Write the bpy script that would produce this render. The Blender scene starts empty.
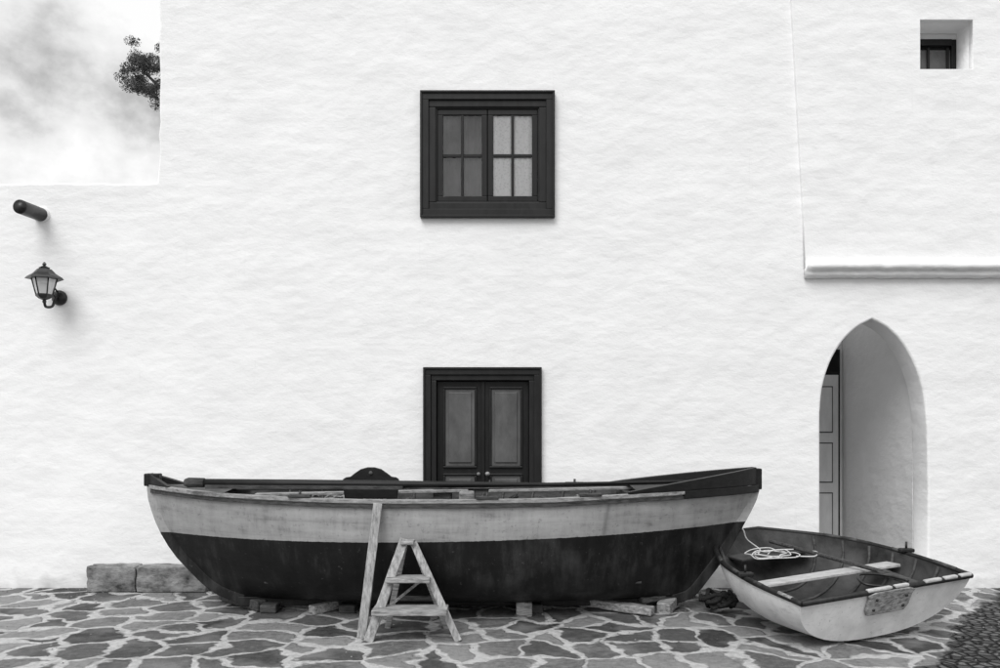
import bpy, bmesh, math, random
import numpy as np
from mathutils import Vector, Matrix
random.seed(7)
D=8.0; H=1.6; F=800.0
sc=bpy.context.scene
sc.view_settings.view_transform='Standard'; sc.view_settings.look='None'; sc.view_settings.exposure=0
# ------------------------------------------------------------ materials
def new_mat(name):
    m=bpy.data.materials.new(name); m.use_nodes=True
    nt=m.node_tree; b=nt.nodes['Principled BSDF']; return m,nt,b
def math_n(nt,op,a,b=None,c=None,clamp=False):
    n=nt.nodes.new('ShaderNodeMath'); n.operation=op; n.use_clamp=clamp
    for i,v in enumerate((a,b,c)):
        if v is None: continue
        if isinstance(v,(int,float)): n.inputs[i].default_value=v
        else: nt.links.new(v,n.inputs[i])
    return n.outputs[0]
def ramp(nt,src,pts):
    r=nt.nodes.new('ShaderNodeValToRGB'); e=r.color_ramp.elements
    while len(e)<len(pts): e.new(0.5)
    for i,(p,v) in enumerate(pts):
        e[i].position=p; e[i].color=(v,v,v,1)
    nt.links.new(src,r.inputs[0]); return r.outputs[0]
def noise(nt,vec,scale,detail=6,rough=.6,dist=0.):
    n=nt.nodes.new('ShaderNodeTexNoise'); n.inputs['Scale'].default_value=scale
    n.inputs['Detail'].default_value=detail; n.inputs['Roughness'].default_value=rough
    n.inputs['Distortion'].default_value=dist
    nt.links.new(vec,n.inputs['Vector']); return n.outputs[0]
def mapping(nt,scale=(1,1,1)):
    tc=nt.nodes.new('ShaderNodeTexCoord'); mp=nt.nodes.new('ShaderNodeMapping')
    mp.inputs['Scale'].default_value=scale; nt.links.new(tc.outputs['Object'],mp.inputs[0]); return mp.outputs[0]
def bump(nt,b,h,strength,dist,prev=None):
    n=nt.nodes.new('ShaderNodeBump'); n.inputs['Strength'].default_value=strength; n.inputs['Distance'].default_value=dist
    nt.links.new(h,n.inputs['Height'])
    nt.links.new(n.outputs[0],b.inputs['Normal']); return n.outputs[0]
def mixc(nt,f,a,b_):
    mx=nt.nodes.new('ShaderNodeMix'); mx.data_type='RGBA'
    for s,v in ((0,f),(6,a),(7,b_)):
        if isinstance(v,(int,float)): mx.inputs[s].default_value=v if s==0 else (v,v,v,1)
        else: nt.links.new(v,mx.inputs[s])
    return mx.outputs[2]
def simple(name,lo,hi,rough=.6,scale=8,stretch=(1,1,1),bs=.4,bd=.004,metal=0,spec=.3):
    m,nt,b=new_mat(name); v=mapping(nt,stretch)
    n1=noise(nt,v,scale,6,.68)
    c=ramp(nt,n1,[(.33,lo),(.66,hi)]); nt.links.new(c,b.inputs['Base Color'])
    b.inputs['Roughness'].default_value=rough; b.inputs['Metallic'].default_value=metal
    b.inputs['Specular IOR Level'].default_value=spec
    if bs: bump(nt,b,n1,bs,bd)
    return m
def plaster(name,base,dirt=True):
    m,nt,b=new_mat(name)
    v=mapping(nt,(1,1,1.7))
    a=noise(nt,v,1.3,2,.5); c=noise(nt,v,5.0,3,.52); f=noise(nt,v,45,2,.6)
    tint=math_n(nt,'ADD',math_n(nt,'MULTIPLY',a,.6),math_n(nt,'MULTIPLY',c,.4))
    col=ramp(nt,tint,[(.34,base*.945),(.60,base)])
    if dirt:
        tc=nt.nodes.new('ShaderNodeTexCoord'); sp=nt.nodes.new('ShaderNodeSeparateXYZ'); nt.links.new(tc.outputs['Object'],sp.inputs[0])
        lim=math_n(nt,'ADD',math_n(nt,'MULTIPLY',sp.outputs[2],-2.8),math_n(nt,'MULTIPLY',c,1.4))
        dm=ramp(nt,lim,[(.30,0),(.95,.6)])
        v2=mapping(nt,(7,7,.5)); st=noise(nt,v2,2.2,3,.7)
        stm=ramp(nt,st,[(.64,0),(.80,.10)])
        spm=ramp(nt,f,[(.73,0),(.80,.20)])
        tot=math_n(nt,'ADD',math_n(nt,'ADD',dm,stm),spm,clamp=True)
        col=mixc(nt,tot,col,.3)
    nt.links.new(col,b.inputs['Base Color'])
    b.inputs['Roughness'].default_value=.9; b.inputs['Specular IOR Level'].default_value=.12
    h=math_n(nt,'ADD',c,math_n(nt,'MULTIPLY',f,.13)); h=math_n(nt,'ADD',h,math_n(nt,'MULTIPLY',a,2.2))
    bump(nt,b,h,.34,.036)
    return m
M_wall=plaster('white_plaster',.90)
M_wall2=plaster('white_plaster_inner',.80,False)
M_frame=simple('dark_painted_wood',.008,.018,.5,14,(1,1,.25),.3,.003)
M_sash=simple('dark_sash_paint',.006,.013,.45,18,(1,1,.25),.3,.002)
M_panel=simple('grey_painted_panel',.07,.13,.4,5,(1,1,.5),.25,.003)
M_dark=simple('room_dark',.010,.015,.9,8,(1,1,1),0)  # near-black colour stands in for the darkness behind openings
M_iron=simple('black_iron',.006,.018,.4,20,(1,1,1),.3,.002,0,.5)
M_lightdoor=simple('pale_door_paint',.60,.72,.5,8,(1,1,.4),.2,.002)
M_wood=simple('weathered_wood',.10,.46,.8,9,(1,6,6),.7,.006)
M_woodv=simple('weathered_wood_upright',.15,.48,.8,9,(6,6,.8),.7,.006)
M_woodd=simple('old_dark_wood',.02,.09,.75,9,(1,5,5),.6,.006)
M_stone=simple('stained_stone',.04,.36,.9,4.5,(1,1,1.6),1.,.035)
M_rail=simple('rail_paint',.12,.38,.55,12,(1,4,4),.4,.003)
M_bowblack=simple('black_paint',.005,.013,.5,10,(1,3,3),.35,.003)
M_inner=simple('inner_planking',.02,.10,.7,5,(1,3,3),.5,.006)
M_rope=simple('pale_rope',.5,.7,.9,60,(1,1,1),.8,.004)
M_roped=simple('black_rope',.01,.03,.9,60,(1,1,1),.8,.004)
M_rub=simple('dark_rubber',.008,.025,.5,20)
M_dinin=simple('dinghy_liner',.012,.07,.6,3.5,(1,1,1),.3,.004)
M_thw=simple('pale_seat',.32,.58,.6,10,(1,4,4),.3,.003)
M_leaf=simple('leaves',.04,.12,.7,3,(1,1,1),0)
M_bark=simple('bark',.05,.12,.9,8,(4,4,1),.8,.02)
M_white,nt,b=new_mat('dinghy_white_paint'); v=mapping(nt,(1,1,1)); vz=mapping(nt,(1.5,1.5,7))
n1=noise(nt,v,5,6,.65); n2=noise(nt,vz,4,5,.7); n3=noise(nt,v,28,3,.6)
c=ramp(nt,n1,[(.3,.62),(.6,.82)]); sc1=ramp(nt,n2,[(.58,0),(.72,.40)]); sc2=ramp(nt,n3,[(.64,0),(.72,.45)])
nt.links.new(mixc(nt,math_n(nt,'ADD',sc1,sc2,clamp=True),c,.2),b.inputs['Base Color']); b.inputs['Roughness'].default_value=.5; bump(nt,b,n1,.25,.01)
M_curt,nt,b=new_mat('lace_curtain'); v=mapping(nt)
vo=nt.nodes.new('ShaderNodeTexVoronoi'); vo.inputs['Scale'].default_value=38; nt.links.new(v,vo.inputs['Vector'])
nt.links.new(ramp(nt,vo.outputs['Distance'],[(.1,.80),(.5,.97)]),b.inputs['Base Color']); b.inputs['Roughness'].default_value=.9
M_backg=simple('grey_pane_backing',.09,.20,.9,3,(1,1,.6),0)  # mottled grey for the sheet behind the left panes
def glassmat(name,tr=.75,rough=.03):
    m=bpy.data.materials.new(name); m.use_nodes=True; nt=m.node_tree; nt.nodes.clear()
    o=nt.nodes.new('ShaderNodeOutputMaterial'); mx=nt.nodes.new('ShaderNodeMixShader'); t=nt.nodes.new('ShaderNodeBsdfTransparent'); g=nt.nodes.new('ShaderNodeBsdfGlossy')
    fr=nt.nodes.new('ShaderNodeFresnel'); fr.inputs[0].default_value=1.5
    g.inputs['Roughness'].default_value=rough; t.inputs[0].default_value=(tr,tr,tr,1)
    f2=math_n(nt,'MULTIPLY',fr.outputs[0],1.3,clamp=True)
    nt.links.new(f2,mx.inputs[0]); nt.links.new(t.outputs[0],mx.inputs[1]); nt.links.new(g.outputs[0],mx.inputs[2]); nt.links.new(mx.outputs[0],o.inputs[0]); return m
M_glass=glassmat('window_glass',1.0)
M_lglass,nt,b=new_mat('frosted_lantern_glass'); b.inputs['Base Color'].default_value=(.9,.9,.9,1); b.inputs['Roughness'].default_value=.15; b.inputs['Alpha'].default_value=.7
# hull paint
M_hull,nt,b=new_mat('boat_hull_paint')
tc=nt.nodes.new('ShaderNodeTexCoord'); sp=nt.nodes.new('ShaderNodeSeparateXYZ'); nt.links.new(tc.outputs['Object'],sp.inputs[0])
v=mapping(nt,(1,1,1)); vst=mapping(nt,(4,1.2,.8)); vh=mapping(nt,(.7,1.5,4))
n1=noise(nt,v,1.6,6,.6,.3); n2=noise(nt,vst,3,6,.7); n3=noise(nt,v,30,3); n4=noise(nt,vh,3.0,6,.62)
X=sp.outputs[0]; Z=sp.outputs[2]
th=math_n(nt,'ADD',math_n(nt,'ADD',math_n(nt,'MULTIPLY',X,.0224),math_n(nt,'MULTIPLY',math_n(nt,'MULTIPLY',X,X),.0052)),.708)
th=math_n(nt,'ADD',th,math_n(nt,'MULTIPLY',math_n(nt,'SUBTRACT',n3,.5),.010))
isup=math_n(nt,'MULTIPLY_ADD',math_n(nt,'SUBTRACT',Z,th),300,.5,clamp=True)
upm=math_n(nt,'ADD',math_n(nt,'MULTIPLY',n2,.45),math_n(nt,'MULTIPLY',n4,.55))
cup=ramp(nt,upm,[(.32,.19),(.45,.32),(.62,.42)])
lom=math_n(nt,'ADD',math_n(nt,'MULTIPLY',n1,.6),math_n(nt,'MULTIPLY',n2,.4))
clo=ramp(nt,lom,[(.38,.005),(.50,.011),(.66,.05)])
clo=mixc(nt,ramp(nt,n3,[(.66,0),(.74,.4)]),clo,.12)
sx=math_n(nt,'ABSOLUTE',math_n(nt,'SUBTRACT',X,math_n(nt,'MULTIPLY_ADD',Z,.13,.745)))
stn=math_n(nt,'MULTIPLY',math_n(nt,'SUBTRACT',1,math_n(nt,'MULTIPLY',sx,30),clamp=True),.6)
cup=mixc(nt,stn,cup,.13)
cup=mixc(nt,ramp(nt,n3,[(.60,0),(.70,.4)]),cup,.12)
col=mixc(nt,isup,clo,cup)
su=nt.nodes.new('ShaderNodeSeparateXYZ'); nt.links.new(tc.outputs['UV'],su.inputs[0])
fr=math_n(nt,'FRACT',math_n(nt,'MULTIPLY_ADD',su.outputs[1],7,.3))
seam=math_n(nt,'MULTIPLY',math_n(nt,'LESS_THAN',fr,.035),math_n(nt,'MULTIPLY',n2,.22))
col=mixc(nt,seam,col,.02)
nt.links.new(col,b.inputs['Base Color'])
nt.links.new(ramp(nt,n4,[(.3,.38),(.7,.60)]),b.inputs['Roughness']); b.inputs['Specular IOR Level'].default_value=.25
bump(nt,b,math_n(nt,'ADD',n1,math_n(nt,'MULTIPLY',n3,.12)),.4,.015)
# ------------------------------------------------------------ geometry helpers
def link(o,parent=None):
    sc.collection.objects.link(o)
    if parent is not None:
        o.parent=parent; o.matrix_parent_inverse=Matrix.Translation(-Vector(parent.location))
    return o
def empty(name,loc):
    e=bpy.data.objects.new(name,None); e.location=loc; e.empty_display_size=.2; sc.collection.objects.link(e); return e
def meshobj(name,verts,faces,mat,parent=None,smooth=False,bevel=0):
    me=bpy.data.meshes.new(name); me.from_pydata([tuple(v) for v in verts],[],faces)
    bm=bmesh.new(); bm.from_mesh(me)
    bmesh.ops.recalc_face_normals(bm,faces=bm.faces); bm.to_mesh(me); bm.free()
    me.materials.append(mat)
    if smooth:
        for p in me.polygons: p.use_smooth=True
    o=bpy.data.objects.new(name,me); link(o,parent)
    if bevel:
        m=o.modifiers.new('bev','BEVEL'); m.width=bevel; m.segments=2; m.limit_method='ANGLE'
    return o
def box(name,x0,x1,y0,y1,z0,z1,mat,parent=None,bevel=.004):
    vs=[(x,y,z) for x in (x0,x1) for y in (y0,y1) for z in (z0,z1)]
    fs=[(0,1,3,2),(4,6,7,5),(0,4,5,1),(2,3,7,6),(0,2,6,4),(1,5,7,3)]
    return meshobj(name,vs,fs,mat,parent,False,bevel)
def beam(name,p0,p1,w,h,mat,parent=None,side=None,bevel=.004,taper=1.,wob=0.):
    p0=Vector(p0);p1=Vector(p1); d=(p1-p0).normalized()
    s=Vector(side) if side else (Vector((0,0,1)) if abs(d.z)<.9 else Vector((0,1,0)))
    a=(s-d*s.dot(d)).normalized(); c=d.cross(a)
    vs=[];n=6 if wob else 1
    for q in range(n+1):
        f=q/n; k=1+(taper-1)*f; p=p0.lerp(p1,f)
        for i,j in ((-1,-1),(1,-1),(1,1),(-1,1)): vs.append(p+a*(i*w/2*k+random.uniform(-wob,wob))+c*(j*h/2*k+random.uniform(-wob,wob)))
    fs=[(0,1,2,3),(n*4+3,n*4+2,n*4+1,n*4)]+[(q*4+i,q*4+(i+1)%4,q*4+(i+1)%4+4,q*4+i+4) for q in range(n) for i in range(4)]
    return meshobj(name,vs,fs,mat,parent,False,bevel)
def tube(name,pts,rad,mat,parent=None,segs=12,caps=True):
    pts=[Vector(p) for p in pts]; n=len(pts)
    if isinstance(rad,(int,float)): rad=[rad]*n
    vs=[];fs=[]; up=None
    for i,p in enumerate(pts):
        d=(pts[min(i+1,n-1)]-pts[max(i-1,0)]).normalized()
        if up is None: up=Vector((0,0,1)) if abs(d.z)<.9 else Vector((1,0,0))
        a=(up-d*up.dot(d)).normalized(); up=a; c=d.cross(a)
        for k in range(segs):
            t=2*math.pi*k/segs; vs.append(p+a*(math.cos(t)*rad[i])+c*(math.sin(t)*rad[i]))
    for i in range(n-1):
        for k in range(segs):
            fs.append((i*segs+k,i*segs+(k+1)%segs,(i+1)*segs+(k+1)%segs,(i+1)*segs+k))
    if caps: fs.append(tuple(range(segs))); fs.append(tuple((n-1)*segs+k for k in reversed(range(segs))))
    return meshobj(name,vs,fs,mat,parent,True)
def smooth_pts(pts,k=8):
    out=[];P=[Vector(p) for p in pts];P=[P[0]*2-P[1]]+P+[P[-1]*2-P[-2]]
    for i in range(1,len(P)-2):
        for j in range(k):
            t=j/k; a,b_,c,d=P[i-1],P[i],P[i+1],P[i+2]
            out.append(.5*((2*b_)+(c-a)*t+(2*a-5*b_+4*c-d)*t*t+(3*b_-a-3*c+d)*t**3))
    out.append(P[-2]); return out
def cr(tab,x):
    xs=[t[0] for t in tab]; ys=[t[1] for t in tab]
    if x<=xs[0]: return ys[0]
    if x>=xs[-1]: return ys[-1]
    i=max(k for k in range(len(xs)) if xs[k]<=x); i=min(i,len(xs)-2)
    h=xs[i+1]-xs[i]; t=(x-xs[i])/h
    def sl(k):
        if k==0: return (ys[1]-ys[0])/(xs[1]-xs[0])
        if k==len(xs)-1: return (ys[-1]-ys[-2])/(xs[-1]-xs[-2])
        a=(ys[k]-ys[k-1])/(xs[k]-xs[k-1]); c=(ys[k+1]-ys[k])/(xs[k+1]-xs[k])
        return 0 if a*c<=0 else 2*a*c/(a+c)
    m0,m1=sl(i)*h,sl(i+1)*h
    return (2*t**3-3*t*t+1)*ys[i]+(t**3-2*t*t+t)*m0+(-2*t**3+3*t*t)*ys[i+1]+(t**3-t*t)*m1
def slab(name,outer,holes,y0,y1,mat,parent,bev=.012):
    cu=bpy.data.curves.new(name,'CURVE'); cu.dimensions='2D'; cu.fill_mode='BOTH'
    for poly in [outer]+holes:
        s=cu.splines.new('POLY'); s.points.add(len(poly)-1)
        for i,(x,z) in enumerate(poly): s.points[i].co=(x,z,0,1)
        s.use_cyclic_u=True
    cu.extrude=(y1-y0)/2-bev; cu.bevel_depth=bev; cu.bevel_resolution=2; cu.offset=-bev
    o=bpy.data.objects.new(name+'_c',cu); sc.collection.objects.link(o)
    bpy.context.view_layer.update()
    me=bpy.data.meshes.new_from_object(o.evaluated_get(bpy.context.evaluated_depsgraph_get()))
    bpy.data.objects.remove(o)
    me.transform(Matrix.Translation((0,(y0+y1)/2,0))@Matrix.Rotation(math.radians(90),4,'X'))
    me.materials.clear(); me.materials.append(mat)
    return link(bpy.data.objects.new(name,me),parent)
def rect(x0,x1,z0,z1): return [(x0,z0),(x1,z0),(x1,z1),(x0,z1)]
# ------------------------------------------------------------ ground
M_g,nt,b=new_mat('crazy_paving')
tc=nt.nodes.new('ShaderNodeTexCoord'); P=tc.outputs['Object']
sp=nt.nodes.new('ShaderNodeSeparateXYZ'); nt.links.new(P,sp.inputs[0])
nz=nt.nodes.new('ShaderNodeTexNoise'); nz.inputs['Scale'].default_value=2.6; nz.inputs['Detail'].default_value=3; nt.links.new(P,nz.inputs['Vector'])
vs_=nt.nodes.new('ShaderNodeVectorMath'); vs_.operation='MULTIPLY_ADD'; nt.links.new(nz.outputs['Color'],vs_.inputs[0]); vs_.inputs[1].default_value=(.46,.46,0); nt.links.new(P,vs_.inputs[2])
def vor(vec,scale,feat):
    n=nt.nodes.new('ShaderNodeTexVoronoi'); n.feature=feat; n.voronoi_dimensions='2D'; n.inputs['Scale'].default_value=scale; nt.links.new(vec,n.inputs['Vector']); return n
SCL=2.75
ve=vor(vs_.outputs[0],SCL,'DISTANCE_TO_EDGE'); vc=vor(vs_.outputs[0],SCL,'F1')
nf=noise(nt,P,17,5,.7); nm=noise(nt,P,2.4,3); nn=noise(nt,P,80,2)
edge=math_n(nt,'ADD',ve.outputs['Distance'],math_n(nt,'MULTIPLY',math_n(nt,'SUBTRACT',nf,.5),.17))
wd=math_n(nt,'MULTIPLY_ADD',nm,.26,-.035)
stone=math_n(nt,'MULTIPLY_ADD',math_n(nt,'SUBTRACT',edge,wd),20,.5,clamp=True)
cs=nt.nodes.new('ShaderNodeSeparateXYZ'); nt.links.new(vc.outputs['Color'],cs.inputs[0])
sv=math_n(nt,'ADD',math_n(nt,'MULTIPLY',cs.outputs[0],.46),math_n(nt,'MULTIPLY',nf,.54))
scol=ramp(nt,sv,[(.22,.03),(.5,.10),(.76,.27)])
mcol=ramp(nt,math_n(nt,'ADD',math_n(nt,'MULTIPLY',nf,.6),math_n(nt,'MULTIPLY',nm,.4)),[(.36,.24),(.58,.60)])
mg=mixc(nt,stone,mcol,scol)
mg=mixc(nt,ramp(nt,nm,[(.46,0),(.75,.55)]),mg,.32)
pe=vor(P,13,'DISTANCE_TO_EDGE'); pc=vor(P,13,'F1')
pst=math_n(nt,'MULTIPLY',pe.outputs['Distance'],5,clamp=True)
pcs=nt.nodes.new('ShaderNodeSeparateXYZ'); nt.links.new(pc.outputs['Color'],pcs.inputs[0])
pcol=math_n(nt,'MULTIPLY',math_n(nt,'MULTIPLY_ADD',pcs.outputs[0],.12,.025),pst)
pm=math_n(nt,'SUBTRACT',sp.outputs[0],math_n(nt,'MULTIPLY_ADD',sp.outputs[1],.8,4.98))
pm=math_n(nt,'MULTIPLY_ADD',math_n(nt,'ADD',pm,math_n(nt,'MULTIPLY',math_n(nt,'SUBTRACT',nm,.5),.6)),20,.5,clamp=True)
lim=math_n(nt,'LESS_THAN',sp.outputs[0],9.0); pm=math_n(nt,'MULTIPLY',pm,lim)
nt.links.new(mixc(nt,pm,mg,pcol),b.inputs['Base Color']); b.inputs['Roughness'].default_value=.75; b.inputs['Specular IOR Level'].default_value=.22
hs=math_n(nt,'ADD',math_n(nt,'MULTIPLY',stone,.5),math_n(nt,'ADD',math_n(nt,'MULTIPLY',nf,.7),math_n(nt,'MULTIPLY',nn,.12)))
hm=nt.nodes.new('ShaderNodeMix'); hm.data_type='FLOAT'; nt.links.new(pm,hm.inputs[0]); nt.links.new(hs,hm.inputs[2]); nt.links.new(math_n(nt,'MULTIPLY',pst,2.0),hm.inputs[3])
bump(nt,b,hm.outputs[0],.9,.03)
meshobj('ground',[(-150,-150,0),(150,-150,0),(150,150,0),(-150,150,0)],[(0,1,2,3)],M_g)
# ------------------------------------------------------------ house
house=empty('white_house',(0,2,0))
def jit(p0,p1,n,a):
    out=[]
    for i in range(n):
        t=i/n; x=p0[0]+(p1[0]-p0[0])*t; z=p0[1]+(p1[1]-p0[1])*t
        k=0 if i==0 else random.uniform(-a,a); dx=abs(p1[0]-p0[0])>abs(p1[1]-p0[1])
        out.append((x,z+k) if dx else (x+k,z))
    return out
outer=[(-9,-.05),(9,-.05),(9,7.4)]+jit((9,7.4),(-3.4,7.4),2,0)[1:]+jit((-3.4,7.4),(-3.41,4.12),24,.008)+[(-3.43,4.06)]+jit((-3.47,4.05),(-9,4.05),40,.008)+[(-9,4.05)]
arch=[(3.2,0.0),(3.2,.5),(3.2,1.2)]
L_=smooth_pts([(3.2,1.75,0),(3.225,2.0,0),(3.30,2.25,0),(3.42,2.46,0),(3.56,2.60,0),(3.72,2.69,0)],5)
R_=smooth_pts([(3.72,2.69,0),(3.88,2.60,0),(4.03,2.44,0),(4.15,2.22,0),(4.23,1.96,0),(4.27,1.6,0)],5)
arch+=[(p.x,p.y) for p in L_]+[(p.x,p.y) for p in R_[1:]]+[(4.28,1.0),(4.28,0.0)]
win=rect(-.72,.47,3.76,4.89); door=rect(-.69,.35,.0,2.14); uwin=rect(4.18,4.70,5.17,5.66)
slab('front_wall',outer,[arch,win,door,uwin],0,.3,M_wall,house,.02)
slab('upper_tower_wall',[(2.90,5.9),(2.90,7.4),(9,7.4),(9,3.2),(3.035,3.2),(3.02,3.7),(2.97,4.6)],[rect(4.18,4.70,5.17,5.66)],-.045,.02,M_wall,house,.006)
def ledge():
    prof=[(-.004,3.245),(-.05,3.25),(-.115,3.235),(-.125,3.21),(-.12,3.175),(-.085,3.165),(-.08,3.13),(-.065,3.105),(-.004,3.095)]
    vs=[];fs=[];xs=np.linspace(3.04,9,120);k=len(prof)
    for x in xs:
        j=random.uniform(-.004,.004); sc_=.75 if x<3.06 else 1
        for (y,z) in prof: vs.append((x,y*sc_+random.uniform(-.002,.002)-.002,z+j+random.uniform(-.003,.003)))
    for i in range(len(xs)-1):
        for a in range(k-1): fs.append((i*k+a,i*k+a+1,(i+1)*k+a+1,(i+1)*k+a))
    fs.append(tuple(range(k)))
    return meshobj('ledge',vs,fs,M_wall,house,True)
ledge()
box('main_body',-3.39,2.9,.303,5,0,7.39,M_wall,house,0)
box('wing_body',-8.99,-3.393,.303,4,0,4.03,M_wall,house,0)
box('tower_upper_body',2.903,8.99,.303,.75,3.25,7.38,M_wall2,house,0)  # unseen; kept thin, passage left unroofed so skylight brightens it
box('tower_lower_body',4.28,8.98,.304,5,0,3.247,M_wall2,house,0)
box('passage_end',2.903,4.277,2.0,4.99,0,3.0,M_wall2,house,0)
box('passage_door_frame',3.44,4.235,1.965,1.998,.0,2.58,M_sash,house)  # its dark paint also draws the shaded gap beside the leaf
box('passage_door_leaf',3.5,4.205,1.94,1.964,.02,2.26,M_lightdoor,house)
for i,(a,c) in enumerate(((.2,.80),(.92,1.42),(1.54,2.12))):
    box('passage_door_groove_shade_%d'%i,3.60,4.135,1.935,1.9398,a,c,M_panel,house,0)  # raised grey band, groove shade drawn in colour around the panel
    box('passage_door_panel_%d'%i,3.615,4.120,1.925,1.9348,a+.015,c-.015,M_lightdoor,house,.006)
box('passage_door_transom_light',3.5,4.205,1.955,1.9645,2.30,2.54,M_dark,house)
def frame(prefix,x0,x1,z0,z1,t,y0,y1,mat,bev=.004,bottom=True):
    box(prefix+'_top',x0,x1,y0,y1,z1-t,z1,mat,house,bev)
    if bottom: box(prefix+'_bottom',x0,x1,y0,y1,z0,z0+t,mat,house,bev)
    zb=z0+t+.0005 if bottom else z0
    box(prefix+'_left',x0,x0+t,y0,y1,zb,z1-t-.0005,mat,house,bev)
    box(prefix+'_right',x1-t,x1,y0,y1,zb,z1-t-.0005,mat,house,bev)
frame('window_casing',-.78,.53,3.71,4.94,.07,-.045,.0-.002,M_frame)
frame('window_casing_lip',-.795,.545,3.695,4.955,.022,-.06,-.003,M_frame)
frame('window_casing_inner',-.715,.465,3.775,4.875,.075,-.025,.1,M_frame,.008)
frame('window_bead',-.645,.395,3.845,4.805,.018,-.01,.1,M_sash)
def sash(x0,x1,z0,z1,n):
    frame('sash_%s'%n,x0,x1,z0,z1,.055,.0,.03,M_sash,.005)
    xm=(x0+x1)/2; zm=(z0+z1)/2
    box('glazing_bar_v_%s'%n,xm-.014,xm+.014,.003,.028,z0+.056,z1-.056,M_sash,house,.004)
    box('glazing_bar_h1_%s'%n,x0+.056,xm-.0145,.005,.028,zm-.016,zm+.016,M_sash,house,.004)
    box('glazing_bar_h2_%s'%n,xm+.0145,x1-.056,.005,.028,zm-.016,zm+.016,M_sash,house,.004)
    box('glass_%s'%n,x0+.05,x1-.05,.014,.017,z0+.05,z1-.05,M_glass,house,0)
sash(-.625,-.128,3.865,4.785,'a'); sash(-.122,.375,3.865,4.785,'b')
box('room_dark_back',-.72,.47,.28,.297,3.76,4.89,M_dark,house,0)  # black sheet in place of an unlit room
def curtain(name,x0,x1,z0,z1,y,mat,amp,waves):
    n=70; vs=[];fs=[]; rows=6
    for r in range(rows+1):
        for i in range(n+1):
            t=i/n; vs.append((x0+(x1-x0)*t,y+amp*math.sin(t*waves*6.28+.5*math.sin(r*.6)+1.1*math.sin(t*9)),z0+(z1-z0)*r/rows))
    for r in range(rows):
        for i in range(n): a=r*(n+1)+i; fs.append((a,a+1,a+n+2,a+n+1))
    return meshobj(name,vs,fs,mat,house,True)
curtain('curtain_right',-.10,.38,3.87,4.785,.032,M_curt,.006,7)
curtain('pane_backing_left',-.62,-.14,3.87,4.785,.06,M_backg,.008,5)  # wavy grey sheet behind the left panes
frame('door_casing',-.75,.40,.0,2.19,.06,-.04,-.002,M_frame,.004,False)
frame('door_casing_lip',-.765,.415,.0,2.205,.02,-.055,-.003,M_frame,.003,False)
frame('door_casing_inner',-.69,.345,.0,2.13,.055,-.02,.1,M_frame,.006,False)
for n,(x0,x1) in enumerate(((-.632,-.172),(-.168,.288))):
    box('door_leaf_%d'%n,x0,x1,.05,.09,.01,2.07,M_sash,house,.004)
    for k,(z0,z1) in enumerate(((1.22,1.99),(.72,1.12),(.12,.62))):
        frame('door_mould_%d_%d'%(n,k),x0+.06,x1-.06,z0-.025,z1+.025,.024,.028,.0499,M_frame,.008)
        box('door_panel_%d_%d'%(n,k),x0+.085,x1-.085,.044,.0498,z0+.001,z1-.001,M_panel,house,0)
        box('door_panel_field_%d_%d'%(n,k),x0+.115,x1-.115,.030,.0438,z0+.032,z1-.032,M_panel,house,.010)
box('door_meeting_bead',-.186,-.154,.028,.049,.01,2.07,M_sash,house,.006)
box('door_step',-.74,.39,-.10,-.003,-.02,.04,M_stone,house,.01)
tube('door_knob',[(-.125,.05,1.14),(-.125,.02,1.14),(-.125,0,1.14)],[.012,.012,.024],M_rail,house)
tube('door_knob_b',[(-.215,.05,1.14),(-.215,.02,1.14),(-.215,0,1.14)],[.01,.01,.018],M_rail,house)
box('upper_window_back',4.18,4.70,.27,.29,5.17,5.66,M_dark,house,0)  # black sheet painted as the dark inside the recess
box('upper_window_sash_l',4.181,4.225,.235,.27,5.171,5.66,M_sash,house)
box('upper_window_sash_r',4.65,4.699,.235,.27,5.171,5.60,M_sash,house)
box('upper_window_head',4.226,4.649,.225,.27,5.535,5.60,M_sash,house)
box('upper_window_lintel',4.226,4.699,.24,.27,5.603,5.659,M_wall2,house)
box('upper_window_panel',4.226,4.649,.255,.268,5.171,5.50,M_panel,house)
for x in (4.40,4.60): box('upper_window_bar_%d'%(x*100),x,x+.025,.236,.254,5.171,5.519,M_sash,house)
# ------------------------------------------------------------ drain spout
e=empty('drain_spout',(-4.62,0,3.74))
def pipe(name,p0,p1,r,ri,mat,parent):
    p0=Vector(p0);p1=Vector(p1);d=(p1-p0)
    return tube(name,[p0,p0+d*.97,p1,p1,p1-d*.02,p0+d*.3],[r,r,r*.99,ri,ri*.98,ri*.9],mat,parent,24)
pipe('pipe',(-4.58,.02,3.73),(-4.60,-.34,3.72),.068,.057,M_iron,e)
tube('collar',[(-4.58,.0,3.73),(-4.58,-.02,3.73)],.080,M_wall,e,24)
# ------------------------------------------------------------ wall lantern
e=empty('wall_lantern',(-4.42,0,2.9))
lx,ly=-4.42,-.24
def ngonstack(name,cx,cy,prof,n,mat,parent,smooth=False,rot=0,caps=True):
    vs=[];fs=[]
    for (r,z) in prof:
        for k in range(n):
            t=2*math.pi*k/n+rot; vs.append((cx+r*math.cos(t),cy+r*math.sin(t),z+.01))
    for i in range(len(prof)-1):
        for k in range(n): fs.append((i*n+k,i*n+(k+1)%n,(i+1)*n+(k+1)%n,(i+1)*n+k))
    if caps: fs.append(tuple(range(n)));fs.append(tuple((len(prof)-1)*n+k for k in range(n)))
    return meshobj(name,vs,fs,mat,parent,smooth)
ngonstack('roof',lx,ly,[(.13,3.035),(.172,3.035),(.155,3.055),(.10,3.09),(.065,3.13),(.045,3.135),(.05,3.145),(.022,3.16),(.012,3.165),(.02,3.178),(.006,3.20)],6,M_iron,e,False,.3)
ngonstack('glass',lx,ly,[(.07,2.887),(.108,3.033)],6,M_lglass,e,False,.3,False)
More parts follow.
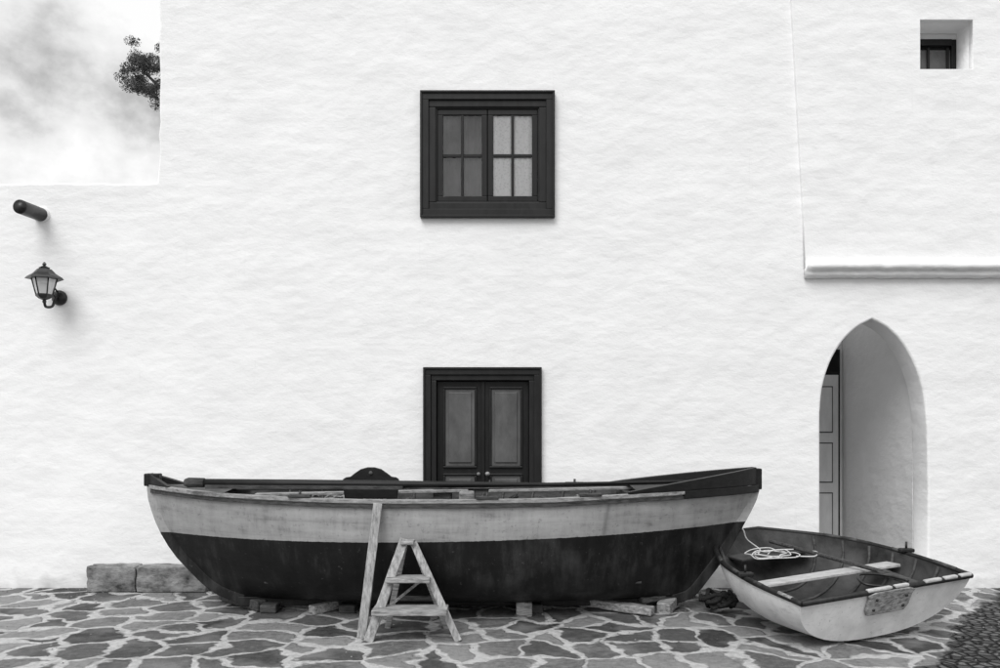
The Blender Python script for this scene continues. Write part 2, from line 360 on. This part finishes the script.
ngonstack('lamp_bulb',lx,ly,[(.02,2.89),(.045,2.93),(.05,2.97),(.03,3.0)],12,M_thw,e,True)
for k in range(6):
    t=2*math.pi*k/6+.3
    tube('bar_%d'%k,[(lx+.073*math.cos(t),ly+.073*math.sin(t),2.895),(lx+.111*math.cos(t),ly+.111*math.sin(t),3.045)],.007,M_iron,e,6)
ngonstack('base',lx,ly,[(.012,2.80),(.02,2.815),(.014,2.83),(.05,2.845),(.078,2.87),(.08,2.886)],6,M_iron,e,False,.3)
tube('arm',smooth_pts([(lx,ly,2.82),(lx+.0,ly+.03,2.78),(lx+.01,ly+.12,2.80),(lx+.01,ly+.17,2.88),(lx+.02,-.02,2.90)]),.013,M_iron,e)
tube('arm_scroll',smooth_pts([(lx+.01,-.03,2.96),(lx+.01,-.09,2.98),(lx+.01,-.12,2.92),(lx+.01,-.07,2.90)]),.009,M_iron,e,8)
tube('wall_plate',[(lx+.02,0,2.90),(lx+.02,-.02,2.90),(lx+.02,-.035,2.90),(lx+.02,-.05,2.90)],[.075,.075,.055,.025],M_iron,e,20)
# ------------------------------------------------------------ rowing boat
boat=empty('wooden_rowing_boat',(-.4,-.95,0))
CY=-.95
tR=[(0,1.52),(.045,1.66),(.2,1.80),(.45,1.98),(.68,2.11),(.85,2.2),(1,2.26),(1.2,2.29)]
tL=[(0,-2.25),(.03,-2.34),(.1,-2.50),(.27,-2.69),(.46,-2.86),(.72,-3.0),(1,-3.08),(1.2,-3.11)]
tB=[(0,0.0),(.03,.22),(.08,.38),(.16,.51),(.3,.62),(.5,.69),(.75,.735),(1,.755),(1.3,.77)]
sheer=[(-3.1,1.085),(-2.2,1.04),(-.9,1.015),(.3,1.022),(1,1.045),(2.3,1.085)]
z0k=.085
def hp(u,t,side,inset=0.):
    xl,xr=cr(tL,t)+inset,cr(tR,t)-inset
    x=xl+(xr-xl)*u; s=abs(2*u-1)
    m=1.35-.5*min(t,1)
    b_=max(cr(tB,t)*max(1-s**2.3,0)**m,.012)-inset*.8
    b_=max(b_,.006)
    z=z0k+t*(cr(sheer,x)-z0k)+(inset if t<.2 else 0)*max(0,1-t/.2)
    return Vector((x,CY+side*b_,z))
def loft(name,inset,mat,Nu=90,Nv=22):
    vs=[];fs=[];uv=[];cols=[]
    for i in range(Nu+1):
        u_=.5-.5*math.cos(math.pi*i/Nu); col=[]
        for j in range(-Nv,Nv+1):
            t=(abs(j)/Nv)**1.5; s=1 if j>=0 else -1
            col.append(len(vs)); vs.append(hp(u_,t,s,inset)); uv.append((u_,t))
        cols.append(col)
    for i in range(Nu):
        for j in range(2*Nv): fs.append((cols[i][j],cols[i+1][j],cols[i+1][j+1],cols[i][j+1]))
    me=bpy.data.meshes.new(name); me.from_pydata([tuple(v) for v in vs],[],fs)
    ul=me.uv_layers.new(name='UVMap')
    for l in me.loops: ul.data[l.index].uv=uv[l.vertex_index]
    for p in me.polygons: p.use_smooth=True
    me.materials.append(mat); return link(bpy.data.objects.new(name,me),boat)
loft('hull',0,M_hull); loft('inner_planking',.03,M_inner)
def sweep(name,pts,outs,o,i,z0,z1,mat,parent):
    vs=[];fs=[]
    for p,n in zip(pts,outs):
        for a,z in ((o,z0),(o,z1),(-i,z1),(-i,z0)): vs.append(Vector(p)+Vector(n)*a+Vector((0,0,z+random.uniform(-.0015,.0015))))
    for k in range(len(pts)-1):
        for q in range(4): fs.append((k*4+q,k*4+(q+1)%4,k*4+4+(q+1)%4,k*4+4+q))
    fs.append((0,1,2,3)); n=len(pts)-1; fs.append((n*4+3,n*4+2,n*4+1,n*4))
    return meshobj(name,vs,fs,mat,parent,False,.005)
def railpts(side,t,u0=0.004,u1=.996,n=70,inset=0):
    us=[u0+(u1-u0)*(.5-.5*math.cos(math.pi*k/n)) for k in range(n+1)]
    p=[hp(u,t,side,inset) for u in us]; o=[]
    for k in range(n+1):
        d=p[min(k+1,n)]-p[max(k-1,0)]; q=Vector((d.y,-d.x,0)).normalized()
        if q.y*side<0: q=-q
        o.append(q)
    return p,o
for side,nm in ((-1,'near'),(1,'far')):
    p,o=railpts(side,1.0); sweep('gunwale_'+nm,p,o,.026,.05,-.010,.020,M_rail,boat)
    p,o=railpts(side,.965); sweep('rubbing_strake_'+nm,p,o,.022,.005,-.014,.012,M_woodd,boat)
    for part,(a,b2,hh_) in enumerate(((.77,.997,.135),(.0,.045,.09))):
        n=26; vs=[];fs=[]
        us=[a+(b2-a)*k/n for k in range(n+1)]
        for k,u in enumerate(us):
            q=hp(u,1.,side); f=(k/n) if part==0 else 1-k/n
            h_=.008+hh_*(f**.9) if part==0 else hh_*f
            for dy,dz in ((side*.03,.0215),(side*.034,.03+h_),(-side*.035,.03+h_),(-side*.035,.0215)): vs.append(q+Vector((0,dy,dz)))
        for k in range(n):
            for r in range(4): fs.append((k*4+r,k*4+(r+1)%4,k*4+4+(r+1)%4,k*4+4+r))
        fs+=[(0,1,2,3),(n*4+3,n*4+2,n*4+1,n*4)]
        meshobj('washboard_%s_%d'%(nm,part),vs,fs,M_bowblack,boat,False,.005)
    p,o=railpts(side,1.0,.86,.998,20); sweep('bow_gunwale_'+nm,p,o,.031,.02,-.045,.0212,M_bowblack,boat)
def post(name,tab,sgn,ztop,mat):
    ts=[0,.02,.045,.08,.13,.2,.3,.4,.5,.6,.7,.8,.9,1.0]
    outp=[];inp=[]
    for t in ts:
        x=cr(tab,t); z=z0k+t*(1.085-z0k)
        x2=cr(tab,min(t+.02,1)); zz=(min(t+.02,1)-t)*1.0 or .001
        d=Vector((x2-x if t<1 else .03*sgn,0,max(zz,.02))).normalized(); nrm=Vector((d.z*sgn,0,-d.x*sgn))
        if t<.01: nrm=Vector((.2*sgn,0,-1))
        c=Vector((x,CY,z)); outp.append(c+nrm*.035); inp.append(c-nrm*.05)
    outp.append(Vector((outp[-1].x+.005*sgn,CY,ztop))); inp.append(Vector((inp[-1].x,CY,ztop)))
    vs=[];fs=[]
    for a,c in zip(outp,inp):
        for q,y in ((a,-.03),(a,.03),(c,.03),(c,-.03)): vs.append(q+Vector((0,y,0)))
    n=len(outp)
    for k in range(n-1):
        for r in range(4): fs.append((k*4+r,k*4+(r+1)%4,k*4+4+(r+1)%4,k*4+4+r))
    fs+=[(0,1,2,3),((n-1)*4+3,(n-1)*4+2,(n-1)*4+1,(n-1)*4)]
    meshobj(name,vs,fs,mat,boat,False,.006)
post('stem',tR,1,1.235,M_hull); post('sternpost',tL,-1,1.18,M_hull)
box('stem_head',2.18,2.300,CY-.034,CY+.034,1.06,1.245,M_bowblack,boat,.01)
box('sternpost_head',-3.125,-2.99,CY-.04,CY+.04,1.09,1.20,M_bowblack,boat,.01)
box('keel',-2.3,1.56,CY-.035,CY+.035,.04,.12,M_hull,boat,.006)
def cross(name,xa,xb,z,th_,mat,k=.93):
    def hb(x):
        u=(x+3.08)/5.34; return abs(hp(u,.9,1).y-CY)*k
    vs=[(xa,CY-hb(xa),z),(xb,CY-hb(xb),z),(xb,CY+hb(xb),z),(xa,CY+hb(xa),z)]
    vs+= [(x,y,z+th_) for x,y,z in vs]
    return meshobj(name,vs,[(0,1,2,3),(4,5,6,7),(0,1,5,4),(1,2,6,5),(2,3,7,6),(3,0,4,7)],mat,boat,False,.005)
for i,x in enumerate((-1.75,-.75,.25)): cross('thwart_%d'%i,x,x+.24,.86,.035,M_wood)
cross('foredeck_beam',1.1,1.16,.99,.05,M_woodd,.95)
cross('floor_boards',-2.0,1.2,.28,.02,M_woodd,.5)
def deck(name,ua,ub,mat,dz=-.005):
    n=12;vs=[];fs=[]
    for k in range(n+1):
        u=ua+(ub-ua)*k/n
        for s in (-1,0,1):
            q=hp(u,1,1); hw=max(abs(q.y-CY)-.03,.004)
            vs.append((q.x,CY+s*hw,q.z+dz+(.03 if s==0 else 0)))
    for k in range(n):
        for r in range(2): a=k*3+r; fs.append((a,a+1,a+4,a+3))
    return meshobj(name,vs,fs,mat,boat,True)
deck('foredeck',.79,.985,M_bowblack,.02); deck('sterndeck',.015,.14,M_inner,.0)
for i in range(11):
    u=.2+.055*i
    pts=[hp(u,t,1,.035) for t in (1,.8,.6,.4,.2,.05)]+[hp(u,t,-1,.035) for t in (.05,.2,.4,.6,.8,1)]
    tube('rib_%d'%i,pts,.012,M_woodd,boat,6)
def board(name,cx,y,z,w,h,mat,parent):
    out=[(-.46,0),(.46,0),(.5,.5),(.49,.62),(.44,.68),(.36,.70),(.29,.80),(.18,.94),(.06,1.0),(-.06,1.0),(-.18,.94),(-.29,.80),(-.36,.70),(-.44,.68),(-.49,.62),(-.5,.5)]
    n=len(out);vs=[(cx+a*w,y-.015,z+c*h) for a,c in out]+[(cx+a*w,y+.015,z+c*h) for a,c in out]
    fs=[tuple(range(n)),tuple(range(n,2*n))]+[(i,(i+1)%n,(i+1)%n+n,i+n) for i in range(n)]
    return meshobj(name,vs,fs,mat,parent,False,.006)
board('backrest_board',-1.135,-.96,.98,.50,.275,M_bowblack,boat)
tube('backrest_badge',[(-1.135,-.977,1.205),(-1.135,-.985,1.205)],[.018,.016],M_inner,boat,16)
for i in range(9):
    x=random.uniform(-2.3,1.0); y=CY+random.uniform(-.1,.5); z=.90
    pts=[(x+.16*math.cos(a)*(1+.2*math.sin(3*a+i)),y+.1*math.sin(a),z+.05*math.sin(2*a+i)+random.uniform(0,.05)) for a in np.linspace(0,12,40)]
    tube('rope_%d'%i,pts,.011,random.choice([M_rope,M_woodd,M_rail]),boat,6)
beam('loose_plank',(-2.2,-.8,1.0),(-.3,-.55,1.02),.11,.025,M_wood,boat,side=(0,1,0))
beam('loose_plank_b',(-.1,-.6,1.02),(1.3,-.75,1.06),.09,.025,M_rail,boat,side=(0,1,0))
box('bailer',-.35,-.22,-1.2,-1.08,.895,1.06,M_rail,boat,.02)
box('bailer_b',-.62,-.45,-.6,-.45,.895,1.09,M_woodd,boat,.02)
for i,x in enumerate((-1.6,-.1,.72)):
    u=(x+3.08)/5.34
    for s in (-1,1):
        q=hp(u,1,s); box('rowlock_pad_%d_%d'%(i,s+1),q.x-.09,q.x+.09,q.y-.04,q.y+.04,q.z+.022,q.z+.045,M_woodd,boat,.006)
        tube('thole_pin_%d_%d'%(i,s+1),[(q.x,q.y,q.z),(q.x,q.y,q.z+.075)],.011,M_iron,boat,8)
oar=empty('long_oar',(-.5,-1.4,1.13))
tube('shaft',[(-2.45,-1.40,1.148),(-1.6,-1.39,1.140),(-.83,-1.38,1.133),(.4,-1.3,1.125),(1.75,-1.12,1.14)],[.034,.034,.032,.018,.014],M_bowblack,oar,12)
tube('grip',[(-2.60,-1.40,1.15),(-2.57,-1.40,1.15),(-2.44,-1.40,1.148)],[.03,.042,.04],M_woodd,oar,12)
beam('blade_spine',(-2.42,-1.41,1.118),(-.80,-1.40,1.106),.03,.07,M_woodd,oar,side=(0,0,1))
oar=empty('long_oar.001',(-.3,-1.2,1.1))
tube('shaft',[(-2.3,-1.0,1.075),(0,-.9,1.08),(1.5,-.92,1.115)],[.016,.022,.02],M_rail,oar,10)
def px(p,q,z): d=(H-z)*F/(q-428); return Vector(((p-500)*d/F,d-D,z))
beam('leaning_plank',(-1.055,-1.90,.0),(-.955,-1.735,1.01),.068,.028,M_woodv,None,side=(1,0,0),wob=.0025)
# ------------------------------------------------------------ step ladder
L=empty('wooden_stepladder',(-.65,-1.9,0))
apex=Vector((-.715,-1.80,.71))
fl,frr=Vector((-.985,-2.02,0)),Vector((-.31,-2.0,0))
bl,br=Vector((-.90,-1.60,0)),Vector((-.42,-1.62,0))
beam('rail_left',fl,apex+Vector((-.025,0,.03)),.07,.032,M_woodv,L,side=(1,0,0),wob=.002)
beam('rail_right',frr,apex+Vector((.045,0,-.0)),.055,.032,M_woodv,L,side=(1,0,0),wob=.002)
beam('rear_leg_left',bl,apex+Vector((-.03,.05,-.03)),.045,.03,M_wood,L,side=(1,0,0))
beam('rear_leg_right',br,apex+Vector((.05,.05,-.03)),.05,.03,M_wood,L,side=(1,0,0))
box('top_cap',-.765,-.665,-1.85,-1.73,.70,.73,M_wood,L,.005)
box('tread_upper',-.865,-.53,-1.975,-1.80,.43,.465,M_wood,L,.006)
box('tread_lower',-.955,-.395,-2.075,-1.86,.205,.247,M_wood,L,.006)
beam('rear_brace',(-.86,-1.655,.25),(-.47,-1.665,.25),.04,.02,M_woodd,L)
beam('hinge_stay',(-.90,-1.93,.20),(-.60,-1.72,.42),.022,.012,M_wood,L)
def rough(name,x0,x1,y0,y1,z0,z1,mat,a=.012,parent=None,cuts=5):
    bm=bmesh.new(); bmesh.ops.create_cube(bm,size=1)
    for v in bm.verts: v.co=Vector(((x0+x1)/2+v.co.x*(x1-x0),(y0+y1)/2+v.co.y*(y1-y0),(z0+z1)/2+v.co.z*(z1-z0)))
    bmesh.ops.subdivide_edges(bm,edges=bm.edges[:],cuts=cuts,use_grid_fill=True)
    for v in bm.verts:
        v.co+=Vector([random.uniform(-a,a) for _ in range(3)])
        if v.co.z<.004: v.co.z=.004
    me=bpy.data.meshes.new(name); bm.to_mesh(me); bm.free(); me.materials.append(mat)
    for p in me.polygons: p.use_smooth=True
    o=link(bpy.data.objects.new(name,me),parent)
    m=o.modifiers.new('b','BEVEL'); m.width=.008; m.limit_method='ANGLE'; m.angle_limit=math.radians(40); m.segments=2
    return o
rough('stone_block',-4.02,-3.55,-.22,-.02,0,.25,M_stone,.009)
rough('stone_block.001',-3.535,-2.86,-.23,-.02,0,.25,M_stone,.009)
def chock(name,p0,p1,w,h,mat): return beam(name,p0,p1,w,h,mat,None,bevel=.012,wob=.006)
chock('wooden_chock',px(222,594,.06),px(262,606,.05),.10,.09,M_woodd)
chock('wooden_chock.001',px(311,610,.04),px(346,602,.05),.08,.09,M_wood)
chock('wooden_chock.002',px(516,608,.06),px(532,608,.06),.12,.13,M_wood)
chock('wooden_chock.003',px(588,602,.06),px(653,611,.045),.07,.10,M_wood)
chock('wooden_chock.004',px(663,609,.04),px(680,594,.09),.10,.12,M_wood)
chock('wooden_chock.005',px(470,604,.03),px(492,602,.03),.06,.08,M_woodd)
chock('wooden_chock.006',px(700,596,.04),px(722,600,.03),.07,.09,M_wood)
chock('wooden_chock.007',px(640,600,.10),px(664,597,.11),.05,.10,M_woodd)
for i,x in enumerate((-2.0,-1.32,.3,1.2)):
    box('keel_block' if i==0 else 'keel_block.%03d'%i,x-.07,x+.07,CY-.16,CY+.16,.002,.075,M_woodd,None,.01)
def tangle(name,c,r,h,n,rad,mat):
    pts=[]
    for i in range(n):
        a=i*.55; k=random.uniform(.55,1); pts.append((c[0]+r*k*math.cos(a),c[1]+r*k*math.sin(a)*.8,max(rad,c[2]+h*(i/n)*(1.2-k)+random.uniform(0,h*.3))))
    return tube(name,smooth_pts(pts,4),rad,mat,None,8)
c=px(720,612,0); tangle('black_rope_coil',(c.x,c.y,.02),.15,.22,90,.018,M_roped)
c=px(686,600,0)
pts=[(c.x+.05*i,c.y+.12*math.sin(i*1.3),.014+.02*abs(math.sin(i))) for i in range(10)]
tube('pale_rope',smooth_pts(pts,5),.014,M_rope,None,8)
V=[];Fc=[]
for _ in range(900):
    x=random.uniform(-5.5,5); y=-abs(random.gauss(0,.35))-.01 if random.random()<.6 else random.uniform(-2.6,-.1); s=random.uniform(.003,.011)
    k=len(V); r=random.random()*3
    V+=[(x+s*math.cos(r+q*1.571)*random.uniform(.7,1.2),y+s*math.sin(r+q*1.571),.001) for q in range(4)]+[(x,y,s*.8)]
    Fc+=[(k+q,k+(q+1)%4,k+4) for q in range(4)]
meshobj('gravel',V,Fc,M_stone)
# ------------------------------------------------------------ dinghy
din=empty('small_dinghy',(2.7,-1.6,0))
th=math.radians(20); A=Vector((-math.sin(th),math.cos(th),0)); Bv=Vector((math.cos(th),math.sin(th),0))
O=Vector((2.86,5.86-D,0)); LN=1.76
dW=[(0,.80),(.25,.82),(.5,.77),(.75,.58),(.9,.36),(1,.2)]
dK=[(0,.03),(.4,.02),(.7,.09),(.9,.22),(1,.34)]
def loc(a,w,z): return O+A*a+Bv*w+Vector((0,0,z+.0625*w))
def dp(u,ph,side,ins=0.):
    rim=.42+.215*u; k=cr(dK,u)+ins
    w=(cr(dW,u)-ins)*math.sin(ph)**.8; z=rim-(rim-k)*max(math.cos(ph),0)**1.0
    t=(z-k)/(rim-k)
    a0=.16*(1-t)+ins; a1=LN-.28*(1-t)-ins
    return loc(a0+(a1-a0)*u,side*w,z)
def dloft(name,ins,mat):
    Nu,Nv=40,14;vs=[];fs=[];cols=[]
    for i in range(Nu+1):
        col=[]
        for j in range(-Nv,Nv+1):
            col.append(len(vs)); vs.append(dp(i/Nu,abs(j)/Nv*math.pi/2,1 if j>=0 else -1,ins))
        cols.append(col)
    for i in range(Nu):
        for j in range(2*Nv): fs.append((cols[i][j],cols[i+1][j],cols[i+1][j+1],cols[i][j+1]))
    n=len(vs); vs+=[vs[k] for k in cols[0]]+[vs[k] for k in cols[-1]]
    m=2*Nv+1; fs.append(tuple(range(n,n+m))); fs.append(tuple(range(n+m,n+2*m)))
    o=meshobj(name,vs,fs,mat,din,True)
    for p in o.data.polygons:
        if len(p.vertices)>4: p.use_smooth=False
    return o
dloft('hull',0,M_white); dloft('liner',.03,M_dinin)
rim=[dp(i/40,math.pi/2,-1) for i in range(41)]
rimr=[dp(i/40,math.pi/2,1) for i in range(41)]
tube('gunwale',rim+list(reversed(rimr))+[rim[0]],.022,M_rub,din,8)
a_,c_=rim[0],rimr[0]
for i,(f0,f1) in enumerate(((.36,.50),(.52,.60),(.70,.80),(.82,.90),(.92,.99))):
    beam('rim_patch_%d'%i,a_.lerp(c_,f0)+Vector((0,-.010,.016)),a_.lerp(c_,f1)+Vector((0,-.010,.016)),.026,.04,M_thw,din,side=(0,0,1),bevel=.01)
for k0,k1 in ((2,6),(9,12),(15,19),(23,26)):
    tube('rim_patch_port_%d'%k0,[p+Vector((-.004,0,.010)) for p in rim[k0:k1]],.016,M_woodd if k0%2 else M_rail,din,8)
for k0,k1 in ((3,9),(14,18),(24,31)):
    tube('rim_patch_stbd_%d'%k0,[p+Vector((-.004,-.004,.010)) for p in rimr[k0:k1]],.016,M_inner,din,8)
def dplank(name,a,z,wa,h,th_,mat):
    w=wa
    vs=[loc(a,-w,z),loc(a,w,z),loc(a+h,w,z),loc(a+h,-w,z)]; vs+=[v+Vector((0,0,th_)) for v in vs]
    return meshobj(name,vs,[(0,1,2,3),(4,5,6,7),(0,1,5,4),(1,2,6,5),(2,3,7,6),(3,0,4,7)],mat,din,False,.006)
dplank('centre_thwart',.60,.395,.735,.15,.025,M_thw)
dplank('stern_bench',.06,.30,.66,.22,.02,M_dinin)
dplank('bow_seat',1.22,.47,.38,.26,.02,M_dinin)
dplank('floor_board',.25,.10,.30,1.0,.015,M_woodd)
for i in range(6):
    u=.14+.13*i
    tube('frame_rib_%d'%i,[dp(u,ph,-1,.034) for ph in np.linspace(1.55,.05,8)]+[dp(u,ph,1,.034) for ph in np.linspace(.05,1.55,8)],.012,M_inner,din,6)
def tr(w,z,off):
    t=(z-.03)/.39; return loc(.16*(1-t)-off,w,z)
out=[(-.22,.0),(-.20,-.03),(-.2,-.12),(-.17,-.165),(.17,-.165),(.2,-.12),(.2,-.03),(.22,.0),(.16,.02),(-.16,.02)]
n=len(out);vs=[tr(a,.40+c,.035) for a,c in out]+[tr(a,.40+c,.003) for a,c in out]
meshobj('outboard_pad',vs,[tuple(range(n)),tuple(range(n,2*n))]+[(i,(i+1)%n,(i+1)%n+n,i+n) for i in range(n)],M_wood,din,False,.008)
for w_ in (-.14,.14):
    for z_ in (.36,.28): tube('pad_bolt_%d_%d'%(w_*100,z_*100),[tr(w_,z_,.03),tr(w_,z_,.045)],.010,M_iron,din,10)
beam('skeg',loc(.2,0,.04),loc(.9,0,.035),.05,.03,M_white,din,side=(0,0,1))
for s,R in ((-1,rim),(1,rimr)):
    q=R[14]
    box('rowlock_socket_%d'%(s+1),q.x-.06,q.x+.06,q.y-.03,q.y+.03,q.z+.012,q.z+.045,M_rub,din,.01)
    tube('rowlock_pin_%d'%(s+1),[q+Vector((0,0,.03)),q+Vector((0,0,.10))],.010,M_iron,din,8)
beam('stowed_oar',loc(.35,.35,.43),loc(1.5,.12,.56),.035,.035,M_woodd,din,bevel=.015)
beam('stowed_oar_blade',loc(.05,.42,.36),loc(.42,.33,.44),.10,.02,M_woodd,din,side=(1,0,0))
tube('fuel_line',smooth_pts([loc(.1,.1,.40),loc(.2,-.05,.43),loc(.35,.05,.46),loc(.3,.25,.44),loc(.12,.3,.42)],8),.010,M_iron,din,8)
pts=[]
for i in range(34):
    a=i*.62; r=.55+.45*abs(math.sin(i*.71)); pts.append(loc(1.12+.20*r*math.cos(a)+.05*math.sin(i*.37),-.16+.22*r*math.sin(a)+.05*math.cos(i*.9),.505+.02*abs(math.sin(i*1.3))+.0008*i))
tube('mooring_rope',smooth_pts(pts,5),.0055,M_rope,din,6)
pts=[loc(1.05,-.1,.5),loc(1.2,-.22,.52),loc(1.35,-.10,.53),loc(1.5,-.12,.60),loc(1.64,-.05,.65),loc(1.73,.0,.66)]
tube('mooring_rope_tail',smooth_pts(pts,6),.006,M_rope,din,6)
tube('mooring_rope_end',smooth_pts([loc(1.0,.0,.51),loc(.95,.15,.50),loc(1.1,.30,.50),loc(1.2,.2,.50)],6),.006,M_rope,din,6)
# ------------------------------------------------------------ tree behind
tree=empty('tree',(-4.4,6.5,0))
tube('trunk',smooth_pts([(-4.4,6.5,0),(-4.45,6.5,2.5),(-4.35,6.55,5),(-4.6,6.5,7)],6),[.22-.006*i for i in range(19)],M_bark,tree,10)
for i,(x,y,z) in enumerate(((-6.4,6.4,8.0),(-6.2,6.5,8.3),(-5.6,6.9,8.5),(-5.2,6.0,8.2),(-3.9,6.8,8.6),(-3.4,6.3,8.0))):
    tube('limb_%d'%i,smooth_pts([(-4.5,6.5,6.2),((x-4.5)/2,(y+6.5)/2,7.1),(x,y,z)],5),[.1-.008*k for k in range(11)],M_bark,tree,6)
V=[];Fc=[]
cl=[]
for _ in range(54):
    a=random.uniform(1.35,4.95); r=random.random()**.5
    cl.append((-6.10+.66*r*math.cos(a),6.4+random.uniform(-.4,.4),8.02+.54*r*math.sin(a),random.uniform(.06,.17)))
for _ in range(22): cl.append((-4.5+random.uniform(-.9,.9),6.5+random.uniform(-.9,.9),8.0+random.uniform(-.45,.5),random.uniform(.3,.45)))
for (cx,cy,cz,r) in cl:
    for _ in range(int(2600*r)):
        d=Vector([random.gauss(0,1) for _ in range(3)]).normalized()*r*random.random()**.6
        p=Vector((cx,cy,cz))+Vector((d.x*1.15,d.y,d.z*.75)); s=random.uniform(.008,.020)
        a=Vector([random.gauss(0,1) for _ in range(3)]).normalized(); c=a.orthogonal().normalized()
        k=len(V); V+=[p-a*s,p+c*s*.5,p+a*s,p-c*s*.5]; Fc.append((k,k+1,k+2,k+3))
me=bpy.data.meshes.new('crown'); me.from_pydata([tuple(v) for v in V],[],Fc); me.materials.append(M_leaf); link(bpy.data.objects.new('crown',me),tree)
# ------------------------------------------------------------ sky and light
SE,SR=math.radians(50),math.radians(205)
w=bpy.data.worlds.new('World'); sc.world=w; w.use_nodes=True; nt=w.node_tree
bg=nt.nodes['Background']; sky=nt.nodes.new('ShaderNodeTexSky'); sky.sky_type='NISHITA'; sky.sun_disc=False; sky.sun_elevation=SE; sky.sun_rotation=SR
bwn=nt.nodes.new('ShaderNodeRGBToBW'); nt.links.new(sky.outputs[0],bwn.inputs[0])
tc=nt.nodes.new('ShaderNodeTexCoord'); mp=nt.nodes.new('ShaderNodeMapping'); mp.inputs['Scale'].default_value=(1,1,1.3); nt.links.new(tc.outputs['Generated'],mp.inputs[0])
cn=noise(nt,mp.outputs[0],8.0,8,.56)
cl_=ramp(nt,cn,[(.34,.44),(.47,.74),(.60,.90)])
val=math_n(nt,'ADD',math_n(nt,'MULTIPLY',cl_,10.0),math_n(nt,'MULTIPLY',bwn.outputs[0],.15))
nt.links.new(val,bg.inputs[0]); bg.inputs[1].default_value=.107
sun=bpy.data.lights.new('sun','SUN'); sun.energy=2.2; sun.angle=math.radians(38); sun.color=(1,1,1)
so=bpy.data.objects.new('sun',sun); sc.collection.objects.link(so)
dirv=Vector((-.42*math.cos(SE),-.9*math.cos(SE),math.sin(SE)))
so.rotation_euler=dirv.to_track_quat('Z','Y').to_euler(); so.location=(-4,-8,10)
cam=bpy.data.cameras.new('camera'); cam.sensor_width=36; cam.lens=28.8; cam.shift_y=.094; cam.clip_end=1000
co=bpy.data.objects.new('camera',cam); sc.collection.objects.link(co); co.location=(0,-D,H); co.rotation_euler=(math.radians(90),0,0)
sc.camera=co
